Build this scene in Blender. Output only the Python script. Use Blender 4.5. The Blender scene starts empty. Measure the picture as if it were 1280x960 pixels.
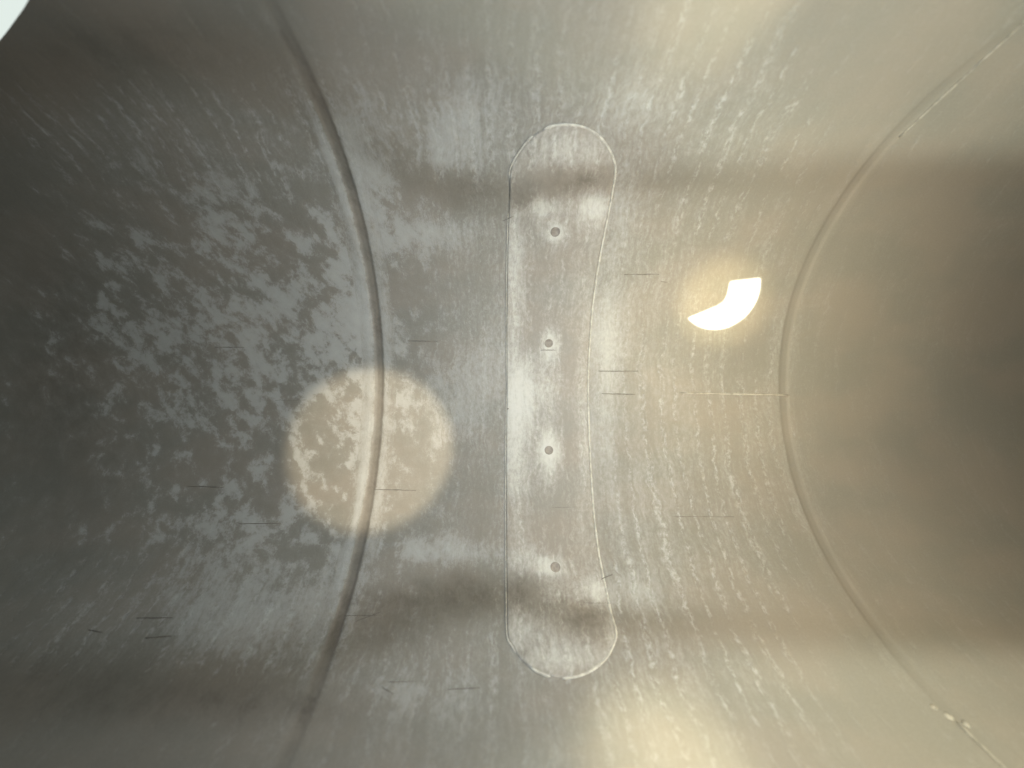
import bpy, math, random
import numpy as np
from mathutils import Vector

random.seed(7)
rng = np.random.default_rng(7)
scene = bpy.context.scene
col = scene.collection

# ---------------------------------------------------------------- camera
R = 0.15                    # inner radius of the drum (metres); its axis runs along X
D = R / 0.572               # distance from the lens to the wall straight ahead
CAMY = R - D
FPX = 480.0                 # focal length in pixels of the 1280 px wide photograph
cam_d = bpy.data.cameras.new("camera")
cam = bpy.data.objects.new("camera", cam_d)
col.objects.link(cam)
cam.location = (0, CAMY, 0)
cam.rotation_euler = (math.pi / 2, 0, 0)
cam_d.sensor_width = 36
cam_d.lens = FPX / 1280 * 36
cam_d.clip_start = 0.005
cam_d.clip_end = 50
cam_d.dof.use_dof = True
cam_d.dof.focus_distance = 0.24
cam_d.dof.aperture_fstop = 3.8
scene.camera = cam

# ---------------------------------------------------------------- world, exposure
w = bpy.data.worlds.new("World")
scene.world = w
w.use_nodes = True
bg = w.node_tree.nodes["Background"]
bg.inputs[0].default_value = (0.90, 1.0, 0.94, 1)
bg.inputs[1].default_value = 0.85
vs = scene.view_settings
vs.view_transform = 'Standard'
vs.look = 'None'
vs.exposure = 0
vs.gamma = 1
scene.cycles.max_bounces = 4


# ---------------------------------------------------------------- wall coordinates
def wall_point(th, x, rad=R):
    return Vector((x, rad * math.cos(th), rad * math.sin(th)))


def unproject(px, py):
    """where the line of sight of a photograph pixel meets the drum: (theta, x)"""
    a = (px - 640) / FPX
    b = (480 - py) / FPX
    # (CAMY+t)^2 + (b t)^2 = R^2
    A = 1 + b * b
    B = 2 * CAMY
    Cc = CAMY * CAMY - R * R
    t = (-B + math.sqrt(B * B - 4 * A * Cc)) / (2 * A)
    return math.atan2(b * t, CAMY + t), a * t


def project(th, x):
    z = R * np.cos(th) - CAMY
    return 640 + FPX * x / z, 480 - FPX * R * np.sin(th) / z


class G:
    """small node graph writer"""
    def __init__(s, nt):
        s.nt, s.N, s.L = nt, nt.nodes, nt.links

    def put(s, sock, v):
        if isinstance(v, (int, float)):
            sock.default_value = v
        elif isinstance(v, tuple):
            sock.default_value = v
        else:
            s.L.new(v, sock)

    def math(s, op, a, b=0.0, c=0.0, clamp=False):
        n = s.N.new("ShaderNodeMath")
        n.operation = op
        n.use_clamp = clamp
        for i, q in enumerate((a, b, c)):
            s.put(n.inputs[i], q)
        return n.outputs[0]

    def scale(s, vec, sc, off=(0, 0, 0), rot=0.0):
        n = s.N.new("ShaderNodeMapping")
        s.L.new(vec, n.inputs[0])
        n.inputs["Location"].default_value = off
        n.inputs["Rotation"].default_value = (0, 0, rot)
        n.inputs["Scale"].default_value = sc
        return n.outputs[0]

    def noise(s, vec, sc, det=4, rough=0.55, dist=0.0):
        n = s.N.new("ShaderNodeTexNoise")
        s.L.new(vec, n.inputs["Vector"])
        n.inputs["Scale"].default_value = sc
        n.inputs["Detail"].default_value = det
        n.inputs["Roughness"].default_value = rough
        n.inputs["Distortion"].default_value = dist
        return n.outputs[0]

    def step(s, v, lo, hi, a=0.0, b=1.0):
        n = s.N.new("ShaderNodeMapRange")
        n.interpolation_type = 'SMOOTHSTEP'
        s.put(n.inputs[0], v)
        n.inputs[1].default_value = lo
        n.inputs[2].default_value = hi
        n.inputs[3].default_value = a
        n.inputs[4].default_value = b
        return n.outputs[0]

    def mix(s, f, a, b):
        n = s.N.new("ShaderNodeMix")
        n.data_type = 'RGBA'
        s.put(n.inputs[0], f)
        s.put(n.inputs[6], a)
        s.put(n.inputs[7], b)
        return n.outputs[2]

    def attr(s, name):
        n = s.N.new("ShaderNodeAttribute")
        n.attribute_name = name
        return n.outputs["Fac"]


# ---------------------------------------------------------------- lamps
def aim(o, target):
    o.rotation_euler = (Vector(target) - o.location).to_track_quat('-Z', 'Y').to_euler()


def area(name, loc, target, power, color, size, size_y=None):
    l = bpy.data.lights.new(name, 'AREA')
    l.energy = power
    l.color = color
    l.size = size
    if size_y:
        l.shape = 'RECTANGLE'
        l.size_y = size_y
    o = bpy.data.objects.new(name, l)
    col.objects.link(o)
    o.location = loc
    aim(o, target)
    return o


def spot(name, loc, target, power, color, half_deg, blend, radius=0.001):
    l = bpy.data.lights.new(name, 'SPOT')
    l.energy = power
    l.color = color
    l.spot_size = math.radians(2 * half_deg)
    l.spot_blend = blend
    l.shadow_soft_size = radius
    o = bpy.data.objects.new(name, l)
    col.objects.link(o)
    o.location = loc
    aim(o, target)
    return o


area("daylight_from_opening", (0.108, -0.130, 0.012), (0.115, R, 0.012), 0.40, (1.0, 0.98, 0.92), 0.05)
area("warm_bounce", (0.148, -0.06, -0.025), (0.148, R, -0.04), 0.33, (1.0, 0.71, 0.25), 0.08)

# sunbeam: a round beam with its upper left part masked off in the lamp, for the phone's shadow
SUN_LOC = Vector((0.06, -0.14, -0.02))


def at(px, py):
    th, x = unproject(px, py)
    return wall_point(th, x)


sun_target = at(900, 365)
beam = spot("sunbeam", SUN_LOC, sun_target, 60, (1.0, 0.95, 0.82), 12, 0.0)


def beam_cut(o, disc_c, disc_r, la, lb, lc):
    """stops the beam by the rims of its entrance: disc AND (below la OR right of lb) AND below lc"""
    l = o.data
    l.use_nodes = True
    nt = l.node_tree
    N, L = nt.nodes, nt.links
    em = N["Emission"]
    m3 = o.rotation_euler.to_matrix().transposed()

    def loc(p):
        v = m3 @ (at(*p) - o.location)
        return Vector((v.x / -v.z, v.y / -v.z))
    tc = N.new("ShaderNodeTexCoord")
    sp = N.new("ShaderNodeSeparateXYZ")
    L.new(tc.outputs["Normal"], sp.inputs[0])

    def M(op, a, b=None, c=None):
        n = N.new("ShaderNodeMath")
        n.operation = op
        for i, q in enumerate((a, b, c)):
            if q is None:
                continue
            if isinstance(q, (int, float)):
                n.inputs[i].default_value = q
            else:
                L.new(q, n.inputs[i])
        return n.outputs[0]
    az = M('ABSOLUTE', sp.outputs[2])
    u = M('DIVIDE', sp.outputs[0], az)
    v = M('DIVIDE', sp.outputs[1], az)

    def edge(dist, soft):
        n = N.new("ShaderNodeMapRange")
        n.interpolation_type = 'SMOOTHSTEP'
        L.new(dist, n.inputs[0])
        n.inputs[1].default_value = -soft
        n.inputs[2].default_value = soft
        return n.outputs[0]

    def half(p, q, inside, soft=0.0025):
        a, b, c = loc(p), loc(q), loc(inside)
        n = Vector((-(b.y - a.y), b.x - a.x)).normalized()
        if (c - a).dot(n) < 0:
            n = -n
        return M('ADD', M('ADD', M('MULTIPLY', u, n.x), M('MULTIPLY', v, n.y)), -a.dot(n)), soft
    c = loc(disc_c)
    r = (loc((disc_c[0], disc_c[1] + disc_r)) - c).length
    du, dv = M('SUBTRACT', u, c.x), M('SUBTRACT', v, c.y)
    dist = M('SUBTRACT', r, M('SQRT', M('ADD', M('MULTIPLY', du, du), M('MULTIPLY', dv, dv))))
    disc = edge(dist, 0.003)
    a, _ = half(*la)
    b, _ = half(*lb)
    k, _ = half(*lc)
    n = N.new("ShaderNodeMath")
    n.operation = 'SMOOTH_MAX'
    L.new(a, n.inputs[0])
    L.new(b, n.inputs[1])
    n.inputs[2].default_value = 0.03
    ab = edge(n.outputs[0], 0.003)
    kk = edge(k, 0.003)
    L.new(M('MULTIPLY', M('MULTIPLY', disc, ab), kk), em.inputs["Strength"])


beam_cut(beam, (899, 364), 47,
         ((862, 397), (906, 379), (900, 405)),
         ((908, 378), (913, 352), (940, 375)),
         ((910, 352.5), (945, 348.5), (930, 380)))
spot("veil_spot", SUN_LOC, at(930, 400), 1.9, (1.0, 0.82, 0.46), 25, 1.0, 0.01)  # wide spot added to imitate lens veil round the sun patch
spot("bloom_spot", SUN_LOC, at(903, 378), 5.0, (1.0, 0.82, 0.42), 7.0, 1.0, 0.004)  # tight spot added to imitate lens bloom at the patch


def split_light(name, loc, power, color, v_top, v_bot):
    """daylight that comes in past a long straight rim and so misses the middle of the wall"""
    o = spot(name, loc, (loc[0], R, loc[2]), power, color, 80, 0.2, 0.004)
    l = o.data
    l.use_nodes = True
    nt = l.node_tree
    g = G(nt)
    tc = g.N.new("ShaderNodeTexCoord")
    sp = g.N.new("ShaderNodeSeparateXYZ")
    g.L.new(tc.outputs["Normal"], sp.inputs[0])
    az = g.math('ABSOLUTE', sp.outputs[2])
    u = g.math('DIVIDE', sp.outputs[0], az)
    v = g.math('DIVIDE', sp.outputs[1], az)
    lft = g.math('MULTIPLY', g.math('MAXIMUM', g.math('SUBTRACT', -0.35, u), 0.0), 0.35)
    a = g.step(g.math('SUBTRACT', v, g.math('ADD', lft, v_top)), -0.02, 0.10)
    b = g.step(g.math('SUBTRACT', g.math('MULTIPLY', v, -1.0), g.math('ADD', lft, v_bot)), -0.02, 0.10)
    nt.links.new(g.math('ADD', a, b), g.N["Emission"].inputs["Strength"])
    return o


# spot added to imitate a lens flare ghost left of the middle
spot("flare_ghost_spot", (-0.02, -0.13, -0.01), at(467, 560), 3.8, (1.0, 0.83, 0.57), 11.5, 0.33, 0.004)
def slope(px, py, loc):
    p = at(px, py)
    return abs(p.z - loc[2]) / (p.y - loc[1])


SPLIT_LOC = (0.17, -0.125, 0.0)
split_light("split_daylight", SPLIT_LOC, 1.7, (0.97, 1.0, 0.80), slope(900, 215, SPLIT_LOC), slope(900, 795, SPLIT_LOC))  # added lamp; its mask draws the edges of the phone's shadow


def banded_light(name, loc, power, color, bands):
    """daylight with two bands of shade masked into the lamp strength"""
    o = spot(name, loc, (loc[0], R, loc[2]), power, color, 80, 0.2, 0.004)
    o.data.use_nodes = True
    g = G(o.data.node_tree)
    tc = g.N.new("ShaderNodeTexCoord")
    sp = g.N.new("ShaderNodeSeparateXYZ")
    g.L.new(tc.outputs["Normal"], sp.inputs[0])
    az = g.math('ABSOLUTE', sp.outputs[2])
    u = g.math('DIVIDE', sp.outputs[0], az)
    v = g.math('DIVIDE', sp.outputs[1], az)
    out = g.math('POWER', az, 1.6)
    for pts, dl, dr in bands:
        q = []
        for (px, py, hw) in pts:
            p, p2 = at(px, py), at(px, py + hw)
            f = lambda w_: ((w_.x - loc[0]) / (w_.y - loc[1]), (w_.z - loc[2]) / (w_.y - loc[1]))
            (u0, v0), (_, v1) = f(p), f(p2)
            q.append((u0, v0, abs(v1 - v0)))
        q.sort()

        def curve(vals):
            n = g.N.new("ShaderNodeFloatCurve")
            c = n.mapping.curves[0]
            n.mapping.use_clip = False
            us = [a[0] for a in q]
            while len(c.points) < len(q):
                c.points.new(0.5, 0.5)
            for pt, a, b in zip(c.points, us, vals):
                pt.location = ((a + 3) / 6, (b + 3) / 6)
            n.mapping.update()
            g.L.new(g.math('MULTIPLY_ADD', u, 1 / 6, 0.5), n.inputs["Value"])
            return g.math('MULTIPLY_ADD', n.outputs[0], 6.0, -3.0)
        vc, vw_ = curve([a[1] for a in q]), curve([a[2] for a in q])
        d = g.math('DIVIDE', g.math('ABSOLUTE', g.math('SUBTRACT', v, vc)), vw_)
        stop = g.math('MULTIPLY', g.step(d, 0.2, 1.7, 1.0, 0.0), g.step(u, -0.15, 0.45, dl, dr))
        out = g.math('MULTIPLY', out, g.math('SUBTRACT', 1.0, stop))
    g.L.new(out, g.N["Emission"].inputs["Strength"])  # bands of shade are masked into the lamp, nothing casts them
    return o


banded_light("cool_daylight", (0.035, -0.130, 0.0), 2.5, (0.86, 0.95, 1.0),
             [([(0, 865, 45), (200, 850, 42), (330, 835, 42), (450, 790, 40), (560, 752, 32), (650, 750, 26), (740, 775, 24), (900, 780, 20),
               (1040, 785, 18), (1200, 790, 18)], 0.52, 0.15),
              ([(20, 95, 50), (200, 75, 55), (330, 90, 50), (470, 185, 30), (570, 236, 26), (650, 245, 22), (730, 228, 22), (860, 230, 20),
               (1000, 222, 18), (1200, 212, 18)], 0.32, 0.14)])
# spots added to imitate highlights at the top and bottom of the drum
spot("top_highlight_spot", (0.10, -0.10, 0.0), at(905, -20), 1.8, (1.0, 0.90, 0.58), 11, 1.0, 0.01)
spot("bottom_highlight_spot", (0.08, -0.10, 0.0), at(850, 985), 2.9, (1.0, 0.87, 0.53), 12, 1.0, 0.01)


# ---------------------------------------------------------------- materials
def nodes(mat):
    mat.use_nodes = True
    nt = mat.node_tree
    nt.nodes.clear()
    out = nt.nodes.new("ShaderNodeOutputMaterial")
    b = nt.nodes.new("ShaderNodeBsdfPrincipled")
    nt.links.new(b.outputs[0], out.inputs[0])
    return nt, b


def scale_material(name, base, base2, dep, rough=0.55):
    """dull metal under a chalky deposit: clouds and streaks that run round the drum"""
    m = bpy.data.materials.new(name)
    nt, b = nodes(m)
    g = G(nt)
    uv = g.N.new("ShaderNodeUVMap")
    uv.uv_map = "wall"
    v = uv.outputs[0]                       # (x, R*theta) in centimetres
    dust, streak, smooth = g.attr("dust"), g.attr("streak"), g.attr("smooth")
    # clouds, long axis slanting down to the right
    sl = g.scale(v, (1, 1, 1), rot=0.8)
    c1 = g.noise(g.scale(sl, (0.80, 1.0, 1)), 0.92, 8, 0.63, 0.22)
    c2 = g.noise(g.scale(v, (1.0, 0.8, 1), (4, 9, 0)), 2.2, 5, 0.62, 0.3)
    c3 = g.noise(g.scale(v, (1.0, 0.8, 1), (1, 3, 0)), 0.28, 3, 0.5, 0.2)
    cloud = g.math('ADD', g.math('MULTIPLY', c1, 0.60), g.math('MULTIPLY', c2, 0.14))
    cloud = g.math('ADD', cloud, g.math('MULTIPLY', c3, 0.26))
    # faint rows round the drum (along theta), broken up by grain
    wob = g.noise(g.scale(v, (0.25, 0.5, 1), (2, 5, 0)), 1.0, 3, 0.5)
    comb = g.N.new("ShaderNodeCombineXYZ")
    comb.inputs[1].default_value = 0
    g.L.new(g.math('MULTIPLY', g.math('SUBTRACT', wob, 0.5), 0.9), comb.inputs[0])
    va = g.N.new("ShaderNodeVectorMath")
    g.L.new(v, va.inputs[0])
    g.L.new(comb.outputs[0], va.inputs[1])
    vw = va.outputs[0]
    s1 = g.noise(g.scale(vw, (1.3, 0.13, 1)), 1.0, 4, 0.6)
    s2 = g.noise(g.scale(vw, (5.2, 0.8, 1), (3, 2, 0)), 1.0, 4, 0.65)
    s3 = g.noise(g.scale(vw, (2.3, 1.4, 1), (7, 2, 0)), 2.0, 6, 0.72)
    st = g.math('ADD', g.math('MULTIPLY', s1, 0.24),
                g.math('ADD', g.math('MULTIPLY', s2, 0.22), g.math('MULTIPLY', s3, 0.36)))
    st = g.math('ADD', st, g.math('MULTIPLY', c3, 0.18))
    sx = g.N.new("ShaderNodeSeparateXYZ")
    g.L.new(vw, sx.inputs[0])
    ph = g.noise(g.scale(v, (0.42, 0.035, 1), (9, 1, 0)), 1.0, 2, 0.5)
    row = g.step(g.math('SINE', g.math('ADD', g.math('MULTIPLY', sx.outputs[0], 5.8), g.math('MULTIPLY', ph, 12.0))), 0.25, 1.0)
    row = g.math('MULTIPLY', row, g.step(c2, 0.30, 0.66))
    row = g.math('MULTIPLY', row, g.step(s3, 0.40, 0.62))
    row = g.math('MULTIPLY', row, g.attr("rows"))
    st = g.math('ADD', st, g.math('MULTIPLY', row, 0.21))
    pat = g.math('ADD', g.math('MULTIPLY', cloud, g.math('SUBTRACT', 1.0, streak)),
                 g.math('MULTIPLY', st, streak))
    grain = g.noise(g.scale(v, (1, 1, 1)), 11, 4, 0.75)
    fine = g.noise(g.scale(v, (6, 4, 1)), 1.6, 3, 0.7)
    pat = g.math('ADD', pat, g.math('MULTIPLY', g.math('SUBTRACT', fine, 0.5), 0.10))
    pat = g.math('ADD', pat, g.math('MULTIPLY', g.math('SUBTRACT', grain, 0.5), 0.06))
    lvl = g.math('ADD', pat, dust)
    hard = g.step(lvl, 0.49, 0.57)
    mid = g.step(lvl, 0.43, 0.74)
    soft = g.step(lvl, 0.36, 0.82)
    hs = g.math('ADD', g.math('MULTIPLY', hard, g.math('SUBTRACT', 1.0, streak)), g.math('MULTIPLY', mid, streak))
    cover = g.math('ADD', g.math('MULTIPLY', hs, 0.5), g.math('MULTIPLY', soft, 0.5))
    cover = g.math('MULTIPLY', cover, g.math('SUBTRACT', 1.0, smooth))
    big = g.noise(g.scale(v, (0.10, 0.16, 1), (1, 7, 0)), 1.6, 3, 0.5)
    basec = g.mix(g.step(big, 0.36, 0.64), base, base2)
    basec = g.mix(g.math('MULTIPLY', g.math('SUBTRACT', grain, 0.38), 0.5, clamp=True), basec, (0.30, 0.30, 0.28, 1))
    dn = g.step(g.math('ADD', g.math('MULTIPLY', c1, 0.6), g.math('MULTIPLY', s3, 0.4)), 0.36, 0.60, 1.0, 0.25)
    dk = g.math('MULTIPLY', g.attr("shade"), dn, clamp=True)  # painted shade: darkens the base and thins the deposit
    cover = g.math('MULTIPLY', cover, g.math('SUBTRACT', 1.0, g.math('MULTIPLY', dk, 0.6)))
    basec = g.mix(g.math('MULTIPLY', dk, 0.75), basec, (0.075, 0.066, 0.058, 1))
    depc = g.mix(g.math('MULTIPLY', fine, 0.5), dep, tuple(c * 0.72 for c in dep[:3]) + (1,))
    colr = g.mix(cover, basec, depc)
    g.L.new(colr, b.inputs["Base Color"])
    b.inputs["Roughness"].default_value = rough
    b.inputs["Specular IOR Level"].default_value = 0.35
    # relief: deposit stands a little proud, fine brush lines round the drum
    h = g.math('ADD', g.math('MULTIPLY', cover, 0.7), g.math('MULTIPLY', row, 0.5))
    h = g.math('ADD', h, g.math('MULTIPLY', grain, 0.12))
    bm = g.N.new("ShaderNodeBump")
    bm.inputs["Strength"].default_value = 0.35
    bm.inputs["Distance"].default_value = 0.0008
    g.L.new(h, bm.inputs["Height"])
    g.L.new(bm.outputs[0], b.inputs["Normal"])
    return m


def plain(name, c, rough=0.6, amt=0.25, sc=300):
    m = bpy.data.materials.new(name)
    nt, b = nodes(m)
    g = G(nt)
    tc = g.N.new("ShaderNodeTexCoord")
    n = g.noise(tc.outputs["Object"], sc, 4, 0.6)
    lo = tuple(q * (1 - amt) for q in c) + (1,)
    hi = tuple(min(1, q * (1 + amt)) for q in c) + (1,)
    g.L.new(g.mix(g.step(n, 0.3, 0.7), lo, hi), b.inputs["Base Color"])
    b.inputs["Roughness"].default_value = rough
    b.inputs["Specular IOR Level"].default_value = 0.3
    return m


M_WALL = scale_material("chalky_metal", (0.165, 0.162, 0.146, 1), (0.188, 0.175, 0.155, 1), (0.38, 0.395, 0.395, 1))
M_PLATE = scale_material("chalky_plate_metal", (0.200, 0.194, 0.178, 1), (0.215, 0.197, 0.175, 1), (0.49, 0.50, 0.485, 1))
M_GROOVE = M_WALL
M_BEAD = plain("pale_sealant", (0.42, 0.42, 0.39), 0.5)
M_RIVET = plain("dull_rivet", (0.21, 0.195, 0.178), 0.6)
M_DARK = plain("scratch_dirt", (0.145, 0.138, 0.125), 0.8)
M_FILL_HIGHLIGHT = plain("filler_and_highlight", (0.225, 0.22, 0.195), 0.7)  # filler blobs, and the painted highlight on the right groove
M_SEAM = plain("seam_solder", (0.33, 0.32, 0.29), 0.5)


# ---------------------------------------------------------------- deposit maps
def gauss(X, Y, lst):
    o = np.zeros_like(X)
    for (cx, cy, sx, sy, a) in lst:
        o += a * np.exp(-((X - cx) / sx) ** 2 - ((Y - cy) / sy) ** 2)
    return o


def sstep(v, a, b):
    t = np.clip((v - a) / (b - a), 0, 1)
    return t * t * (3 - 2 * t)


WALL_BLOBS = [
    # thick pale areas
    (545, 290, 50, 22, .10), (565, 690, 60, 16, .13), (590, 500, 40, 60, .06), (610, 470, 30, 40, .05),
    (400, 420, 90, 90, .02), (330, 390, 120, 70, .02), (520, 870, 60, 30, .09), (580, 150, 70, 45, .10),
    (560, 200, 30, 20, .06), (450, 420, 18, 160, .06), (445, 200, 25, 120, .07), (430, 760, 25, 100, .06),
    (760, 250, 40, 50, .10), (755, 500, 22, 120, .12), (760, 390, 30, 70, .08), (790, 740, 40, 25, .10),
    (800, 130, 60, 40, .05), (870, 640, 70, 60, .04), (480, 330, 14, 90, .05),
    (300, 760, 120, 80, .05), (300, 660, 60, 30, .04), (250, 180, 200, 60, .02),
    # bare areas; those along the dark bands paint in shade
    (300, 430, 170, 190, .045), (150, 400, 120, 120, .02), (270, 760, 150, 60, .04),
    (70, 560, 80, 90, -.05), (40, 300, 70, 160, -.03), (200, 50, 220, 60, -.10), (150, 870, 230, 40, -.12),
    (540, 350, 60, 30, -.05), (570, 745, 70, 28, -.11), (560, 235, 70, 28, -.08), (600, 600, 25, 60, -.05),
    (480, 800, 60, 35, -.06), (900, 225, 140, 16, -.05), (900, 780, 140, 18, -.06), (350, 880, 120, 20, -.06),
    (400, 570, 60, 70, -.01),
]
PLATE_BLOBS = [
    (645, 500, 14, 200, .13), (655, 520, 35, 60, .12), (668, 480, 40, 30, .07), (688, 432, 15, 22, .26), (690, 590, 12, 30, .10),
    (688, 562, 16, 22, .22), (676, 258, 22, 12, .18), (745, 258, 24, 20, .20), (700, 185, 60, 25, .12),
    (694, 290, 14, 13, .24), (660, 700, 25, 20, .11), (688, 710, 18, 13, .22), (745, 742, 22, 20, .20),
    (700, 825, 60, 20, .12), (650, 785, 15, 25, .10), (765, 790, 10, 30, .10), (730, 500, 10, 120, .10),
    (695, 745, 14, 12, .08), (640, 330, 14, 60, .08),
    (700, 225, 60, 15, -.10), (650, 245, 14, 12, -.12), (665, 425, 18, 16, -.08), (712, 440, 16, 30, -.06),
    (710, 560, 22, 50, -.08), (660, 560, 18, 20, -.05), (650, 740, 22, 20, -.14), (735, 775, 28, 25, -.12),
    (690, 640, 40, 40, -.05), (700, 350, 40, 40, -.02),
]


PLATE_SHADE = [(648, 742, 24, 24, .9), (735, 775, 30, 24, .8), (690, 755, 34, 22, .6), (648, 244, 18, 18, .9), (700, 226, 40, 16, .6),  # dark smudges painted in for the shade across the plate ends
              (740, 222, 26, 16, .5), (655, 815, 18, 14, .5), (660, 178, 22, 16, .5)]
WALL_SHADE = [(585, 742, 60, 26, .8), (480, 752, 60, 22, .5), (290, 880, 160, 28, .7), (80, 850, 120, 50, .5), (590, 235, 50, 24, .5),  # the bands of shade on the wall, painted as dark smudges
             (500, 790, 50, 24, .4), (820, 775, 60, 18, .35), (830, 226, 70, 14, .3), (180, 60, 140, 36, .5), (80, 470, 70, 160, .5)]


def dust_maps(th, x, plate=False, q=None):
    X, Y = project(th, x)
    streak = sstep(X, 430, 640)
    # the upper and lower left is brushed rather than clouded
    streak = np.maximum(streak, sstep(np.abs(Y - 470), 170, 330) * 0.75)
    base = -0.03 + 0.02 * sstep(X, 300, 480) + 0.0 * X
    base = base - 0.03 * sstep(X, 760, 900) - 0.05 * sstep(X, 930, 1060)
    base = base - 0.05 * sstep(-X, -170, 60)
    if plate:
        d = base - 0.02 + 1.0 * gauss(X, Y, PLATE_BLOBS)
    else:
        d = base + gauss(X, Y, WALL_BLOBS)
    if q is not None:          # bare channel, chalky flanks
        left = x < 0
        brk = 0.55 + 0.45 * np.sin(Y * 0.021 + 1.0) * np.sin(Y * 0.0087 + 2.2)
        brk = brk * (1 - 0.8 * sstep(np.abs(Y - 480), 250, 430))
        d = d - 0.22 * np.exp(-(q / 0.0028) ** 4) + np.where(left, 0.15, 0.10) * brk * np.exp(-((q + 0.0056) / 0.0026) ** 2) + 0.07 * brk * np.exp(-((q - 0.0058) / 0.003) ** 2)
        streak = np.maximum(streak, 0.6)
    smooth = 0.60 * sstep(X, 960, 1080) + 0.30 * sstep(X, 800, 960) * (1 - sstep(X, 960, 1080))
    rows = sstep(X, 745, 800) * (1 - sstep(X, 940, 1040)) * sstep(Y, 250, 620) + 0.45 * sstep(np.abs(Y - 480), 190, 300)
    rows = np.maximum(rows, 0.25 * streak)
    rows = np.maximum(rows, 0.9 * sstep(X, 800, 860) * (1 - sstep(X, 980, 1100)) * (1 - sstep(Y, 260, 340)))
    shade = gauss(X, Y, PLATE_SHADE if plate else WALL_SHADE)
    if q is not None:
        shade = shade + np.where(x < 0, 0.85, 0.16) * np.exp(-(q / 0.0032) ** 4) * (0.8 + 0.2 * np.sin(Y * .05) * np.sin(Y * .017 + 1)) * (1 - 0.6 * sstep(np.abs(Y - 480), 370, 500))  # groove channel darkened in colour to stand in for its shade
    rows = np.maximum(rows, 0.9 * (1 - sstep(X, 380, 470)) * sstep(np.abs(Y - 470), 130, 230) * (1 - sstep(np.abs(Y - 470), 350, 420)))
    smooth = np.maximum(smooth, 0.55 * sstep(np.abs(Y - 490), 345, 440))
    return d, streak, np.clip(smooth, 0, .9), np.clip(rows, 0, 1), shade


def make_mesh(name, TH, X, RAD, mat, parent, plate=False, flip=False, q=None):
    """a sheet on a grid of (theta, x, radius)"""
    n, m = TH.shape
    P = np.stack([X, RAD * np.cos(TH), RAD * np.sin(TH)], -1).reshape(-1, 3)
    idx = np.arange(n * m).reshape(n, m)
    a, b, c, d = idx[:-1, :-1], idx[:-1, 1:], idx[1:, 1:], idx[1:, :-1]
    F = np.stack([a, d, c, b] if not flip else [a, b, c, d], -1).reshape(-1, 4)
    return sheet(name, P, F.tolist(), TH.ravel(), X.ravel(), mat, parent, plate, None if q is None else q.ravel())


def sheet(name, P, faces, th, x, mat, parent, plate=False, q=None):
    me = bpy.data.meshes.new(name)
    me.from_pydata(np.asarray(P).tolist(), [], faces)
    me.update()
    uvl = me.uv_layers.new(name="wall")
    vi = np.empty(len(me.loops), dtype=np.int32)
    me.loops.foreach_get("vertex_index", vi)
    uvs = np.stack([np.asarray(x) * 100, np.asarray(th) * R * 100], -1)[vi]
    uvl.data.foreach_set("uv", uvs.ravel().astype(np.float32))
    for nm, arr in zip(("dust", "streak", "smooth", "rows", "shade"), dust_maps(np.asarray(th), np.asarray(x), plate, q)):
        at_ = me.attributes.new(nm, 'FLOAT', 'POINT')
        at_.data.foreach_set("value", np.asarray(arr, dtype=np.float32).ravel())
    me.polygons.foreach_set("use_smooth", [True] * len(me.polygons))
    me.materials.append(mat)
    o = bpy.data.objects.new(name, me)
    col.objects.link(o)
    o.parent = parent
    return o


def tube(name, pts, rads, mat, parent, sides=8, closed=False):
    """a rounded bead along a chain of points"""
    pts = [Vector(p) for p in pts]
    n = len(pts)
    V, F = [], []
    for i, p in enumerate(pts):
        a = pts[(i - 1) % n] if closed or i > 0 else p
        b = pts[(i + 1) % n] if closed or i < n - 1 else p
        t = (b - a).normalized()
        out = Vector((0, p.y, p.z)).normalized()
        s = t.cross(out).normalized()
        out = s.cross(t)
        r = rads[i] if isinstance(rads, (list, tuple)) else rads
        for k in range(sides):
            q = 2 * math.pi * k / sides
            V.append(p + s * (r * math.cos(q)) + out * (r * math.sin(q)))
    seg = n if closed else n - 1
    for i in range(seg):
        j = (i + 1) % n
        for k in range(sides):
            l = (k + 1) % sides
            F.append((i * sides + k, i * sides + l, j * sides + l, j * sides + k))
    if not closed:
        F.append(tuple(range(sides))[::-1])
        F.append(tuple((n - 1) * sides + k for k in range(sides)))
    me = bpy.data.meshes.new(name)
    me.from_pydata([tuple(v) for v in V], [], F)
    me.update()
    me.polygons.foreach_set("use_smooth", [True] * len(me.polygons))
    me.materials.append(mat)
    o = bpy.data.objects.new(name, me)
    col.objects.link(o)
    o.parent = parent
    return o


# ---------------------------------------------------------------- the drum
drum = bpy.data.objects.new("metal_drum", None)
col.objects.link(drum)
drum["label"] = "hollow drum seen from inside, grey metal wall with chalky deposit, two grooves and round-ended plate"
drum["category"] = "drum"

TH_MAX = math.radians(179.9)
NROW = 820
ths = np.linspace(-TH_MAX, TH_MAX, NROW)


def groove_line(pts):
    q = sorted(unproject(*p) for p in pts)
    t = np.array([a for a, _ in q])
    x = np.array([b for _, b in q])
    c = np.polyfit(t, x, 4)
    tt = np.clip(ths, t[0], t[-1])
    return np.polyval(c, tt)


GL = groove_line([(338, 0), (352, 40), (385, 95), (418, 180), (445, 260), (462, 330), (471, 400), (473, 480), (470, 560),
                  (461, 620), (447, 690), (427, 770), (402, 840), (368, 925)])
GR = groove_line([(1290, 20), (1200, 98), (1119, 176), (1085, 204), (1051, 244), (1018, 316), (992, 390), (980, 450), (979, 500),
                  (988, 560), (1013, 640), (1060, 738), (1110, 802), (1152, 848), (1250, 950)])
WL = 0.0115                  # half width of the grooved strips
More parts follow.
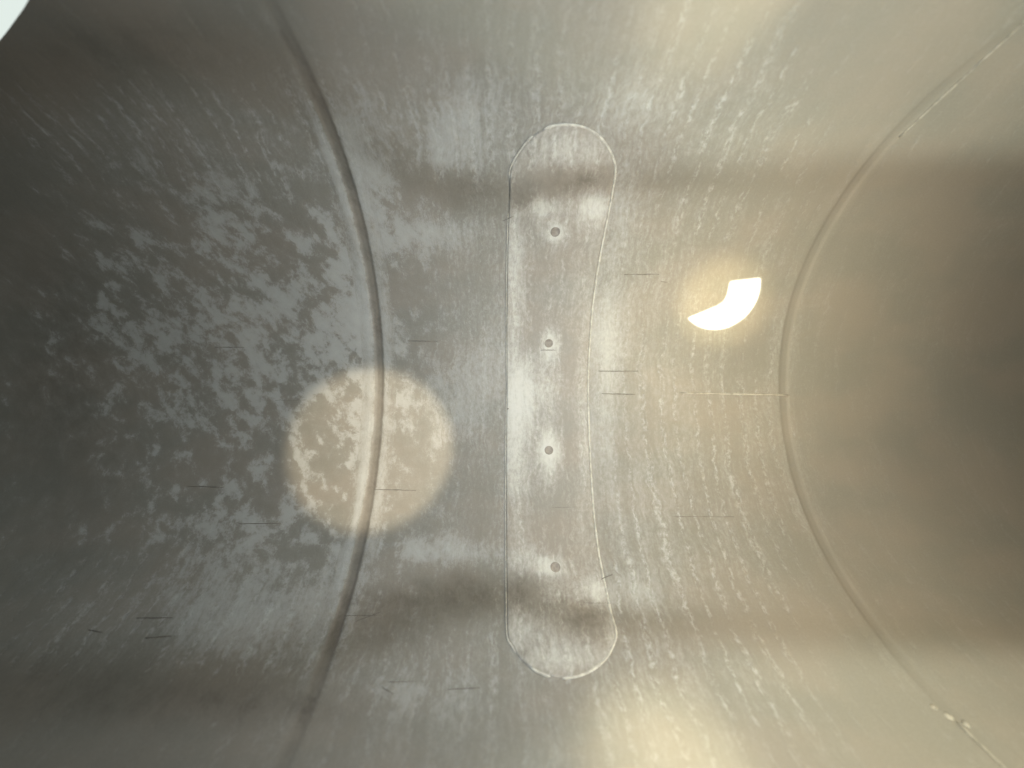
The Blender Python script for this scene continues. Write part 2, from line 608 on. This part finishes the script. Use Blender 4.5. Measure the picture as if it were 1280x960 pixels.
# rolled groove profile: offset from the drum radius, + is away from the axis
def profile(q, dep, wid, lip):
    g = dep * np.exp(-(q / wid) ** 4)
    lips = -lip * (np.exp(-((q + wid * 2.1) / (wid * 1.0)) ** 2) + np.exp(-((q - wid * 2.1) / (wid * 1.0)) ** 2))
    return (g + lips) * (1 - sstep(np.abs(q), WL * 0.75, WL))


# slight dents, so that the wall is not a perfect cylinder
def dents(th, x):
    return 0.0006 * (np.sin(x * 31 + th * 2.1) * np.sin(th * 5.3 + x * 9) + 0.6 * np.sin(x * 77 + 1.3) * np.sin(th * 3.1 + .7))


XL0, XR0 = -0.62, 0.62
xl = np.full(NROW, XL0)
# the torn end of the drum, upper left
for i, t in enumerate(ths):
    pts = [(56, -40), (38, -4), (30, 10), (20, 24), (9, 39), (-5, 56), (-60, 110), (-200, 220), (-330, 262), (-520, 290), (-700, 304)]
    q = sorted(unproject(*p) for p in pts)
    if t > q[0][0]:
        t2 = t if t < q[-1][0] else 2 * q[-1][0] - t
        xl[i] = max(XL0, np.interp(t2, [a for a, _ in q], [b for _, b in q])) if t2 > q[0][0] else XL0
xr = np.full(NROW, XR0)


def band(name, x0, x1, cols, mat, groove=None, power=1.0):
    s = np.linspace(0, 1, cols)
    TH = np.repeat(ths[:, None], cols, 1)
    X = x0[:, None] + (x1 - x0)[:, None] * s[None, :]
    RAD = R + dents(TH, X)
    if groove is not None:
        c, dep, wid, lip = groove
        fade = 1 - 0.75 * sstep(np.abs(TH), 0.8, 1.35)
        RAD = RAD + profile(X - c[:, None], dep, wid, lip) * fade
    return make_mesh(name, TH, X, RAD, mat, drum, q=None if groove is None else X - groove[0][:, None])


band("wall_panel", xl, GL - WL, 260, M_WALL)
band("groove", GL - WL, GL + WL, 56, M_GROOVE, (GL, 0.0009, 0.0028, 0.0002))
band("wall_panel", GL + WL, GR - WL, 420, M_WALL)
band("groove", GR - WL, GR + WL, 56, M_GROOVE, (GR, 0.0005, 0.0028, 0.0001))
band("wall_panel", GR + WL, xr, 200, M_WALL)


for xe in (XL0, XR0):
    K = 96
    V = [(xe, (R + 0.004) * math.cos(2 * math.pi * k / K), (R + 0.004) * math.sin(2 * math.pi * k / K)) for k in range(K)]
    V += [(xe + math.copysign(0.003, xe), y, z) for _, y, z in V]
    Fc = [tuple(range(K)), tuple(range(K, 2 * K))[::-1]] + [(k, (k + 1) % K, K + (k + 1) % K, K + k) for k in range(K)]
    me = bpy.data.meshes.new("end_cap")
    me.from_pydata(V, [], Fc)
    me.materials.append(M_RIVET)
    o = bpy.data.objects.new("end_cap", me)
    col.objects.link(o)
    o.parent = drum


# ---------------------------------------------------------------- the round-ended plate
outline_px = [(633, 480), (632.5, 400), (634, 300), (636, 250), (636.5, 217), (641, 202), (650, 187), (662, 172), (680, 160), (702, 155),
              (728, 158), (745, 167), (758, 181), (766, 196), (769, 211), (767, 230), (762, 258), (756, 288), (748, 330),
              (741, 380), (737, 430), (735, 480), (736, 540), (739, 600), (743, 650), (749, 695), (757, 735), (764, 768), (770, 790),
              (768, 803), (760, 820), (747, 834), (730, 844), (708, 849), (688, 847), (668, 839), (650, 825), (640, 809),
              (633.5, 794), (632.5, 740), (632, 650), (632, 560)]
ol = [unproject(*p) for p in outline_px]


def catmull(pts, per=10):
    out = []
    n = len(pts)
    for i in range(n):
        p0, p1, p2, p3 = (np.array(pts[(i + k - 1) % n]) for k in range(4))
        for j in range(per):
            t = j / per
            out.append(tuple(0.5 * ((2 * p1) + (-p0 + p2) * t + (2 * p0 - 5 * p1 + 4 * p2 - p3) * t * t
                                    + (-p0 + 3 * p1 - 3 * p2 + p3) * t ** 3)))
    return out


ol = catmull(ol, 8)
ol_a = np.array(ol)


def cross_span(t):
    """left and right x of the outline at theta t"""
    xs = []
    n = len(ol)
    for i in range(n):
        (t0, x0), (t1, x1) = ol[i], ol[(i + 1) % n]
        if (t0 - t) * (t1 - t) <= 0 and t0 != t1:
            xs.append(x0 + (x1 - x0) * (t - t0) / (t1 - t0))
    return min(xs), max(xs)


t_lo, t_hi = ol_a[:, 0].min() + 1e-5, ol_a[:, 0].max() - 1e-5
u_ = np.linspace(0, 1, 400)
tt = t_lo + (t_hi - t_lo) * (0.5 - 0.5 * np.cos(np.pi * u_)) * 0.35 + (t_hi - t_lo) * u_ * 0.65
sp = np.array([cross_span(t) for t in tt])
NC = 90
s = 0.5 - 0.5 * np.cos(np.pi * np.linspace(0, 1, NC))
TH = np.repeat(tt[:, None], NC, 1)
X = sp[:, 0:1] + (sp[:, 1:2] - sp[:, 0:1]) * s[None, :]
edge_d = np.minimum(X - sp[:, 0:1], sp[:, 1:2] - X)
edge_t = np.minimum(TH - t_lo, t_hi - TH) * R
ed = np.minimum(edge_d, edge_t * 2.0)
RAD = R + dents(TH, X) - 0.0011 * sstep(ed, -0.0004, 0.0012) + 0.0003 * (1 - sstep(ed, 0, 0.0006))
plate = make_mesh("cover_plate", TH, X, RAD, M_PLATE, drum, plate=True)

# the bead of sealant round the plate, thin on the left and gone in places
bead_pts, bead_r = [], []
for (t, x) in ol:
    X_, Y_ = project(t, x)
    r = 0.00062
    if X_ < 645:
        r = 0.00030
    if X_ < 660 and (Y_ < 205 or Y_ > 800):
        r = 0.00045
    r *= 0.85 + 0.3 * random.random()
    bead_pts.append(wall_point(t, x, R + dents(t, x) - 0.0006))
    bead_r.append(r)
gaps = [(641, 800, 668, 842, ), ]
run, runs = [], []
n = len(bead_pts)
for i in range(n + 1):
    t, x = ol[i % n]
    X_, Y_ = project(t, x)
    gone = (645 < X_ < 662 and Y_ > 815) or (690 < X_ < 702 and Y_ > 840) or (634 < X_ < 637.5 and 225 < Y_ < 262) \
        or (668 < X_ < 678 and Y_ < 175)
    if gone:
        if len(run) > 2:
            runs.append(run)
        run = []
    else:
        run.append(i % n)
if len(run) > 2:
    runs.append(run)
for rn in runs:
    k = len(rn)
    tube("sealant_bead", [bead_pts[i] for i in rn],
         [bead_r[i] * min(1, 0.35 + 0.4 * min(j, k - 1 - j)) for j, i in enumerate(rn)], M_BEAD, plate)


# four rivets on the plate
def lathe(name, centre_px, prof, mat, parent, lift, seg=28):
    t, x = unproject(*centre_px)
    c = wall_point(t, x, R + float(dents(t, x)) - lift)
    nrm = Vector((0, -math.cos(t), -math.sin(t)))
    ex = Vector((1, 0, 0))
    ey = nrm.cross(ex)
    V, F = [], []
    for (r, h) in prof:
        for k in range(seg):
            a = 2 * math.pi * k / seg
            V.append(tuple(c + ex * (r * math.cos(a)) + ey * (r * math.sin(a)) + nrm * h))
    for i in range(len(prof) - 1):
        for k in range(seg):
            l = (k + 1) % seg
            F.append((i * seg + k, i * seg + l, (i + 1) * seg + l, (i + 1) * seg + k))
    F.append(tuple((len(prof) - 1) * seg + k for k in range(seg)))
    me = bpy.data.meshes.new(name)
    me.from_pydata(V, [], F)
    me.update()
    me.polygons.foreach_set("use_smooth", [True] * (len(me.polygons) - 1) + [False])
    me.materials.append(mat)
    o = bpy.data.objects.new(name, me)
    col.objects.link(o)
    o.parent = parent
    return o


for p in ((694, 289), (686, 429), (686, 563), (694, 710)):
    lathe("rivet", p, [(0.0030, -0.0003), (0.0028, 0.0002), (0.0025, 0.00035), (0.0023, 0.0002), (0.0005, 0.00025)],
          M_RIVET, plate, 0.0011)


# ---------------------------------------------------------------- scratches and the seam
def strip(name, p0, p1, half_px, mat, parent, lift=0.00025, thick=0.00025):
    """a thin low mark on the wall from pixel p0 to p1, tapered at both ends"""
    K = 14
    pts, rad = [], []
    for i in range(K):
        f = i / (K - 1)
        t, x = unproject(p0[0] + (p1[0] - p0[0]) * f, p0[1] + (p1[1] - p0[1]) * f + random.uniform(-.25, .25))
        pts.append(wall_point(t, x, R + float(dents(t, x)) - lift))
        z = R * math.cos(t) - CAMY
        rad.append(0.52 * half_px * z / FPX * (0.25 + 0.75 * math.sin(math.pi * (0.08 + 0.84 * f)) ** 0.5) * random.uniform(.8, 1.2))
    return tube(name, pts, rad, mat, parent, 6)


walls = [o for o in drum.children if o.name.startswith("wall_panel")]
scr = [((510, 426), (548, 427), .9), ((468, 612), (520, 613), 1.1), ((270, 434), (306, 434), .9), 
       ((235, 608), (280, 609), .9), ((300, 655), (350, 654), .9), ((170, 772), (216, 772), 1.2), ((182, 797), (214, 795), 1.6),
       ((430, 770), (472, 769), .7), ((445, 777), (478, 764), .6),
       ((485, 853), (518, 852), .9), ((560, 862), (600, 860), 1.2), ((780, 343), (824, 343), .9), ((748, 464), (798, 464), .9),
       ((752, 492), (794, 493), 1.0), ((840, 646), (918, 646), .7), 
       ((826, 352), (834, 353), .8), ((345, 500), (385, 500), .6), ((110, 787), (128, 790), 1.2),
       ((478, 860), (492, 868), .9)]
for a, b, h in scr:
    mid = (a[0] + b[0]) / 2
    par = walls[0] if mid < 440 else walls[1]
    strip("scratch", a, b, h, M_DARK, par)
for a, b, h in [((676, 437.5), (695, 437.5), 1.0), ((729, 755), (762, 755), .5), ((690, 635), (722, 634), .4)]:
    strip("scratch", a, b, h, M_DARK, plate, lift=0.0012)
for a, b, h in [((629, 275), (642, 269), .9), ((751, 725), (765, 719), 1.2)]:
    strip("nick", a, b, h, M_DARK, plate, lift=0.0014)
lathe("speck", (635, 511), [(0.0006, -0.0002), (0.0005, 0.0003)], M_DARK, plate, 0.0012, 10)
# the soldered seam that runs across the right groove
strip("seam", (850, 491), (985, 494), 2.2, M_SEAM, walls[1], lift=0.0002)
# pale lines along the right groove; the upper one paints in its highlight
strip("pale_line", (1125, 172), (1292, 18), 3.6, M_FILL_HIGHLIGHT, walls[2], lift=0.0001)
strip("pale_line", (1196, 903), (1262, 966), 3.6, M_FILL_HIGHLIGHT, walls[2], lift=0.0001)
for p, rr in (((1186, 895), 0.0017), ((1167, 884), 0.0013), ((1208, 905), 0.0015)):
    lathe("filler_blob", p, [(rr, -0.0006), (rr * 0.95, 0.0001), (rr * 0.6, 0.00045), (rr * 0.2, 0.0006)], M_FILL_HIGHLIGHT, walls[2], 0.0, 16)
